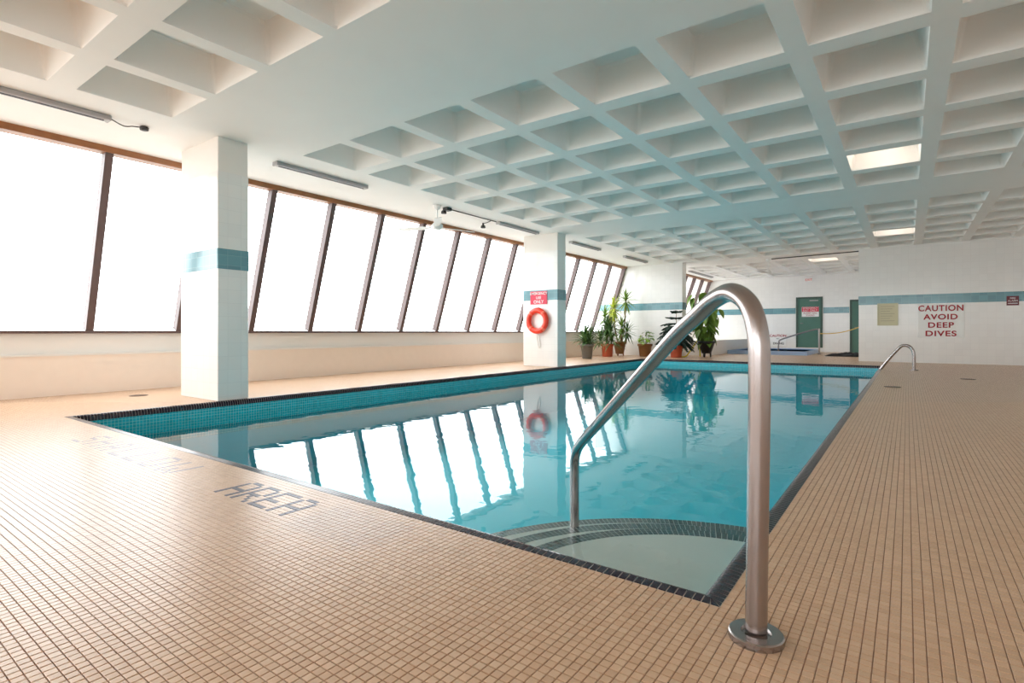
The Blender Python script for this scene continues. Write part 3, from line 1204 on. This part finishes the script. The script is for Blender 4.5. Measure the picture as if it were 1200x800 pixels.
def ceiling_fan(loc, label, rot, drop=0.38):
    t = thing('ceiling_fan', loc, label, 'ceiling fan', 'white ceiling fans', rot)
    mb = MB()
    mb.lathe([(0.02, -0.09), (0.06, -0.06), (0.075, 0.0)], n=24)
    mb.build('canopy', 'white', t)
    mb = MB()
    mb.tube([(0, 0, -0.02), (0, 0, -drop + 0.08)], 0.013, 10)
    mb.build('rod', 'white', t)
    mb = MB()
    mb.lathe([(0.02, -drop - 0.05), (0.07, -drop - 0.045), (0.10, -drop - 0.01), (0.10, -drop + 0.03), (0.06, -drop + 0.07), (0.025, -drop + 0.11)], n=24)
    mb.build('motor', 'white', t)
    for k in range(3):
        a = k * 2 * PI / 3
        ca, sa = math.cos(a), math.sin(a)

        def P(r, w_, z):
            return (r * ca - w_ * sa, r * sa + w_ * ca, z)
        mb = MB()
        z0 = -drop - 0.01
        rings = []
        for r, hw, dz in ((0.08, 0.03, 0), (0.18, 0.035, 0), (0.24, 0.062, 0.002), (0.55, 0.066, 0.004), (0.74, 0.06, 0.004), (0.77, 0.04, 0.004)):
            tw = 0.2 * hw
            rings.append([P(r, -hw, z0 + dz - tw), P(r, hw, z0 + dz + tw), P(r, hw, z0 + dz + tw + 0.008), P(r, -hw, z0 + dz - tw + 0.008)])
        mb.loft(rings, True)
        mb.build('blade', 'white', t)
    return t


ceiling_fan((XF, 6.85, CEIL), 'white three-bladed ceiling fan hanging before the near windows', math.radians(-165))
ceiling_fan((-3.42, 17.9, CEIL), 'white ceiling fan hanging far off near the exit sign', math.radians(20), 0.42)
mb = MB()
mb.tube([(-3.30, 17.75, CEIL - 0.02), (-2.2, 17.6, CEIL - 0.02), (BLOCK_X, 17.45, CEIL - 0.02)], 0.014, 8)
tag(mb.build('ceiling_conduit', 'dark_plastic'), 'thin dark conduit on the ceiling from the far fan to the right wall', 'conduit')

# ================================================================ FLOOR DRAINS AND BLACK MAT
for x, y, lab in ((-0.17, 9.4, 'round floor drain nearest the pool on the right deck'), (0.81, 11.66, 'round floor drain farthest from the pool on the right deck'),
                  (-7.62, 2.66, 'round floor drain near the window ledge left of the near column')):
    t = thing('floor_drain', (x, y, -0.0025), lab, 'drain', 'deck drains')
    mb = MB()
    mb.lathe([(0.10, 0.0), (0.10, 0.004), (0.085, 0.006), (0.08, 0.003)], n=24)
    mb.build('rim', 'drain', t)
    for k in range(5):
        mb = MB()
        xx = -0.06 + 0.03 * k
        hh = math.sqrt(0.08 ** 2 - xx * xx)
        mb.box(xx - 0.008, xx + 0.008, -hh, hh, 0.002, 0.006)
        mb.build('bar', 'drain', t)

mb = MB()
rng = random.Random(3)
nu, nv = 26, 14
G = [[None] * nv for _ in range(nu)]
for i in range(nu):
    for j in range(nv):
        u, v = i / (nu - 1) * 2 - 1, j / (nv - 1) * 2 - 1
        edge = max(0.0, 1 - max(abs(u), abs(v)) ** 4)
        z = 0.004 + edge * (0.05 + 0.13 * (0.5 + 0.5 * math.sin(5 * u + 2.2 * math.sin(3 * v))) * rng.uniform(0.6, 1.0) * (0.6 + 0.4 * u))
        G[i][j] = (-1.62 + 0.56 * u * (1 - 0.12 * v * v), 20.3 + 0.42 * v * (1 - 0.2 * u * u), z)
for i in range(nu - 1):
    for j in range(nv - 1):
        mb.face([G[i][j], G[i + 1][j], G[i + 1][j + 1], G[i][j + 1]])
rim = [G[i][0] for i in range(nu)] + [G[nu - 1][j] for j in range(1, nv)] + [G[i][nv - 1] for i in range(nu - 2, -1, -1)] + [G[0][j] for j in range(nv - 2, 0, -1)]
mb.face([(p[0], p[1], -0.002) for p in reversed(rim)])
tag(mb.build('crumpled_mat', 'black'), 'crumpled black mat lying on the deck by the far door', 'mat')


# ================================================================ PLANTS
def pot(t, mat, rb, rt, h, lip=0.02, feet=0, z0=0.0):
    mb = MB()
    mb.lathe([(rb * 0.96, z0), (rb, z0 + 0.012), (rt * 0.97, z0 + h * 0.82), (rt + lip, z0 + h * 0.83), (rt + lip, z0 + h), (rt - 0.015, z0 + h), (rt - 0.03, z0 + h - 0.05), (0.01, z0 + h - 0.05)], n=28)
    o = mb.build('pot', mat, t)
    mb = MB()
    mb.lathe([(rt - 0.022, z0 + h - 0.06), (rt - 0.022, z0 + h - 0.045), (rt * 0.4, z0 + h - 0.03), (0.005, z0 + h - 0.028)], n=20)
    mb.build('soil', 'soil', t)
    for k in range(feet):
        a = 2 * PI * k / feet + 0.4
        mb = MB()
        mb.tube([(rb * 0.9 * math.cos(a), rb * 0.9 * math.sin(a), 0), (rb * 0.85 * math.cos(a), rb * 0.85 * math.sin(a), z0 + 0.03)], [0.018, 0.03], 8)
        mb.build('foot', mat, o)
    return o


def strap(mb, base, az, elev, length, width, droop, n=6):
    """an arching strap leaf with a folded midrib"""
    p = Vector(base)
    d = Vector((math.cos(az) * math.cos(elev), math.sin(az) * math.cos(elev), math.sin(elev)))
    side = Vector((-math.sin(az), math.cos(az), 0))
    L, C, R = [], [], []
    for k in range(n + 1):
        f = k / n
        wd = width * min(1.0, 0.45 + 2.2 * f) * (1 - f ** 2.2) * 0.5 + 0.0008
        up = side.cross(d)
        if up.z < 0 and elev > 0:
            up = -up
        L.append(p + side * wd + up * wd * 0.4)
        C.append(p.copy())
        R.append(p - side * wd + up * wd * 0.4)
        p = p + d * (length / n)
        d = (d + Vector((0, 0, -droop / n))).normalized()
    for k in range(n):
        mb.face([C[k], C[k + 1], L[k + 1], L[k]], True)
        mb.face([R[k], R[k + 1], C[k + 1], C[k]], True)


def rosette(t, name, mat, c, n, length, width, seed, e0=0.2, e1=1.45, droop=1.2):
    r = random.Random(seed)
    mb = MB()
    for k in range(n):
        az = k * 2.39996 + r.uniform(-0.3, 0.3)
        f = k / max(1, n - 1)
        el = e0 + (e1 - e0) * f
        strap(mb, (c[0] + 0.012 * math.cos(az), c[1] + 0.012 * math.sin(az), c[2] + 0.10 * f), az, el,
              length * r.uniform(0.75, 1.1), width * r.uniform(0.8, 1.15), droop * r.uniform(0.6, 1.3))
    return mb.build(name, mat, t)


def stem(t, pts, r0, r1, mat='stem'):
    mb = MB()
    P = spline(pts, 5)
    mb.tube(P, [r0 + (r1 - r0) * i / (len(P) - 1) for i in range(len(P))], 8)
    return mb.build('stem', mat, t)


# 1 grey pot, bushy strap leaves
t = thing('potted_dracaena', (-7.55, 14.05, 0), 'bushy strap-leaved plant in a grey pot nearest the life ring column', 'plant', 'potted plants at the pool end')
pot(t, 'pot_grey', 0.135, 0.18, 0.42)
for k, (x, y, z) in enumerate(((0, 0, 0.42), (0.10, 0.05, 0.42), (-0.10, 0.03, 0.42), (0.0, -0.1, 0.42))):
    rosette(t, 'leaf_rosette', 'leaf_dark', (x * 0.8, y * 0.8, z), 22, 0.56, 0.055, 20 + k, 0.3, 1.45, 1.5)
for k, (x, y, h_) in enumerate(((-0.05, 0.0, 0.68), (0.11, 0.03, 0.66))):
    stem(t, [(x * 0.5, y, 0.4), (x, y, h_)], 0.012, 0.008, 'stem_green')
    rosette(t, 'leaf_rosette', 'leaf_dark', (x, y, h_ - 0.04), 12, 0.42, 0.035, 30 + k, 0.7, 1.5, 0.5)

# 2 terracotta pot, tiered dracaena
t = thing('potted_dracaena', (-7.66, 15.6, 0), 'tiered green dracaena in a bright terracotta pot', 'plant', 'potted plants at the pool end')
pot(t, 'terracotta', 0.16, 0.18, 0.40, 0.018)
for k, (x, y, h_, n_, l_) in enumerate(((0.0, 0.0, 0.62, 24, 0.44), (-0.03, 0.02, 0.92, 22, 0.40), (-0.09, 0.0, 1.22, 16, 0.36), (0.10, 0.03, 0.80, 20, 0.40), (-0.22, -0.05, 0.50, 18, 0.40), (0.18, -0.08, 0.48, 18, 0.42))):
    stem(t, [(x * 0.2, y * 0.2, 0.38), (x * 0.7, y, h_ * 0.7), (x, y, h_)], 0.018, 0.010, 'stem_green')
    rosette(t, 'leaf_rosette', 'leaf_dark' if k != 2 else 'leaf', (x, y, h_ - 0.06), n_ + 12, l_ * 1.3, 0.06, 40 + k, -0.3, 1.4, 1.2)

# 3 brown footed pot, tall yucca canes
t = thing('potted_yucca', (-7.62, 16.42, 0), 'tall yucca with yellow-green tufts on bare canes in a brown footed pot', 'plant', 'potted plants at the pool end')
pot(t, 'pot_brown', 0.13, 0.20, 0.40, 0.015, 3, 0.06)
for k, (x, y, h_, n_, l_, m_) in enumerate(((-0.22, 0.0, 1.58, 26, 0.46, 'leaf_yellow'), (0.19, 0.05, 1.80, 24, 0.42, 'leaf'), (0.10, -0.06, 0.95, 22, 0.42, 'leaf'), (0.26, 0.0, 0.80, 18, 0.40, 'leaf_dark'))):
    stem(t, [(x * 0.3, y * 0.3, 0.42), (x * 0.8, y, h_ * 0.6), (x, y, h_)], 0.026, 0.018)
    rosette(t, 'leaf_tuft', m_, (x, y, h_ - 0.08), n_ + 16, l_ * 1.05, 0.06, 60 + k, -1.2, 1.45, 0.7)
rosette(t, 'leaf_tuft', 'leaf_yellow', (-0.22, 0.0, 1.40), 28, 0.42, 0.065, 75, -1.3, 0.2, 0.5)

# 4 brown pot, small lime bush
leaf_mb = MB()


def ovate(mb, L, W, fold=0.25, n=5):
    """ovate leaf in the xz plane hanging from the origin along +x"""
    for k in range(n):
        a, b = k / n, (k + 1) / n

        def wdt(f):
            return W * 0.5 * (math.sin(PI * min(1, f ** 0.7)) * 0.95 + 0.02)
        for s in (1, -1):
            p = [(a * L, 0, -0.18 * L * a * a), (b * L, 0, -0.18 * L * b * b), (b * L, s * wdt(b), wdt(b) * fold - 0.18 * L * b * b), (a * L, s * wdt(a), wdt(a) * fold - 0.18 * L * a * a)]
            mb.face(p if s > 0 else p[::-1], True)


def leaf_cloud(t, me, spots, seed, droop=(0.2, 0.8), sc=(0.8, 1.2), name='leaf'):
    r = random.Random(seed)
    for x, y, z in spots:
        o = link(name, me, t, (x, y, z))
        az = math.atan2(y, x) + r.uniform(-1.0, 1.0)
        s = r.uniform(*sc)
        o.rotation_euler = (r.uniform(-0.5, 0.5), r.uniform(*droop), az)
        o.scale = (s, s, s)


t = thing('potted_shrub', (-6.72, 16.35, 0), 'small lime green shrub in a round brown pot before the pier', 'plant', 'potted plants at the pool end')
pot(t, 'pot_brown', 0.165, 0.215, 0.40, 0.018)
mbl = MB()
ovate(mbl, 0.15, 0.085)
lime_me = mbl.mesh('leaf', 'leaf_lime')
mbl = MB()
ovate(mbl, 0.15, 0.085)
green_me = mbl.mesh('leaf', 'leaf')
r = random.Random(5)
for k in range(7):
    a = k * 2.4
    tip = (0.17 * math.cos(a) * r.uniform(0.4, 1.2), 0.17 * math.sin(a) * r.uniform(0.4, 1.2), 0.42 + r.uniform(0.18, 0.40))
    stem(t, [(0.02 * math.cos(a), 0.02 * math.sin(a), 0.36), (tip[0] * 0.6, tip[1] * 0.6, 0.5), tip], 0.008, 0.004, 'stem_green')
    leaf_cloud(t, lime_me if k % 3 else green_me, [(tip[0] + r.uniform(-0.06, 0.06), tip[1] + r.uniform(-0.06, 0.06), tip[2] - r.uniform(0, 0.2)) for _ in range(9)], 80 + k, (-0.3, 0.6))

# 5 conifer in terracotta
t = thing('potted_norfolk_pine', (-5.70, 16.30, 0), 'dark tiered conifer in a terracotta pot behind the handrail', 'plant', 'potted plants at the pool end')
pot(t, 'terracotta', 0.16, 0.19, 0.38, 0.018)
stem(t, [(0, 0, 0.32), (0.01, 0, 0.8), (0, 0, 1.40)], 0.022, 0.006)
for k, (z, rr, nb, dr) in enumerate(((1.36, 0.17, 5, 0.0), (1.18, 0.32, 6, 0.02), (1.02, 0.40, 8, 0.10), (0.94, 0.44, 9, 0.16), (0.86, 0.50, 10, 0.2), (0.76, 0.55, 10, 0.26), (0.64, 0.60, 11, 0.3), (0.53, 0.56, 9, 0.3), (0.44, 0.50, 8, 0.3))):
    mb = MB()
    rg = random.Random(100 + k)
    for b_ in range(nb):
        az = 2 * PI * b_ / nb + k * 0.5 + rg.uniform(-0.15, 0.15)
        ln = rr * rg.uniform(0.85, 1.1)
        dx, dy = math.cos(az), math.sin(az)

        def P(f):
            return Vector((dx * ln * f, dy * ln * f, z + 0.05 * f - dr * f * f))
        mb.tube([P(0), P(0.33), P(0.66), P(1.0)], [0.008, 0.006, 0.005, 0.003], 5)
        for q in range(3, 21):
            f = q / 20
            c0 = P(f)
            ll = 0.13 * (1.15 - 0.75 * f)
            for s in (-1, 1):
                tip = c0 + Vector((dx * 0.6 - s * dy, dy * 0.6 + s * dx, rg.uniform(-0.25, 0.15))).normalized() * ll
                w_ = Vector((dx, dy, 0)) * 0.015
                hgt = Vector((0, 0, 0.020))
                mb.face([c0 - w_, c0 + w_, tip + w_ * 0.4, tip - w_ * 0.4])
                mb.face([c0 - hgt, c0 + hgt, tip + hgt * 0.4, tip - hgt * 0.4])
    mb.build('branch_tier', 'needle', t)

# 6 large-leaved plant in black pot
t = thing('potted_rubber_plant', (-5.0, 17.0, 0), 'tall large-leaved plant in a black footed pot behind the handrail', 'plant', 'potted plants at the pool end')
pot(t, 'pot_black', 0.14, 0.25, 0.38, 0.012, 3, 0.12)
mbl = MB()
ovate(mbl, 0.40, 0.24, 0.2, 6)
big_me = mbl.mesh('leaf', 'leaf')
r = random.Random(11)
canes = [(-0.34, 0.0, 1.95), (-0.10, 0.05, 1.75), (0.10, -0.05, 1.5), (0.30, 0.02, 1.55), (0.05, 0.1, 2.0), (-0.18, -0.06, 1.2)]
for k, (x, y, h_) in enumerate(canes):
    stem(t, [(x * 0.2, y * 0.2, 0.45), (x * 0.6, y, h_ * 0.6), (x, y, h_)], 0.016, 0.008, 'stem_green')
    spots = []
    for q in range(14):
        f = 0.15 + 0.85 * q / 13
        z = 0.45 + (h_ - 0.45) * f
        fx = 0.2 + 0.8 * f
        spots.append((x * fx + r.uniform(-0.09, 0.09), y * fx + r.uniform(-0.09, 0.09), z))
    leaf_cloud(t, big_me, spots, 200 + k, (0.5, 1.4), (0.7, 1.1))

# yellow hose against the bay ledge
mb = MB()
mb.tube(spline([(-5.62, 16.45, 0.012), (-5.5, 16.6, 0.03), (-5.44, 16.8, 0.18), (-5.36, 17.0, 0.38), (-5.30, 17.1, 0.50), (-5.24, 17.1, 0.45), (-5.20, 17.0, 0.25), (-5.16, 16.9, 0.02)]), 0.022, 8)
tag(mb.build('yellow_hose', 'hose_yellow'), 'bright yellow hose looped on the floor beside the black pot', 'hose')
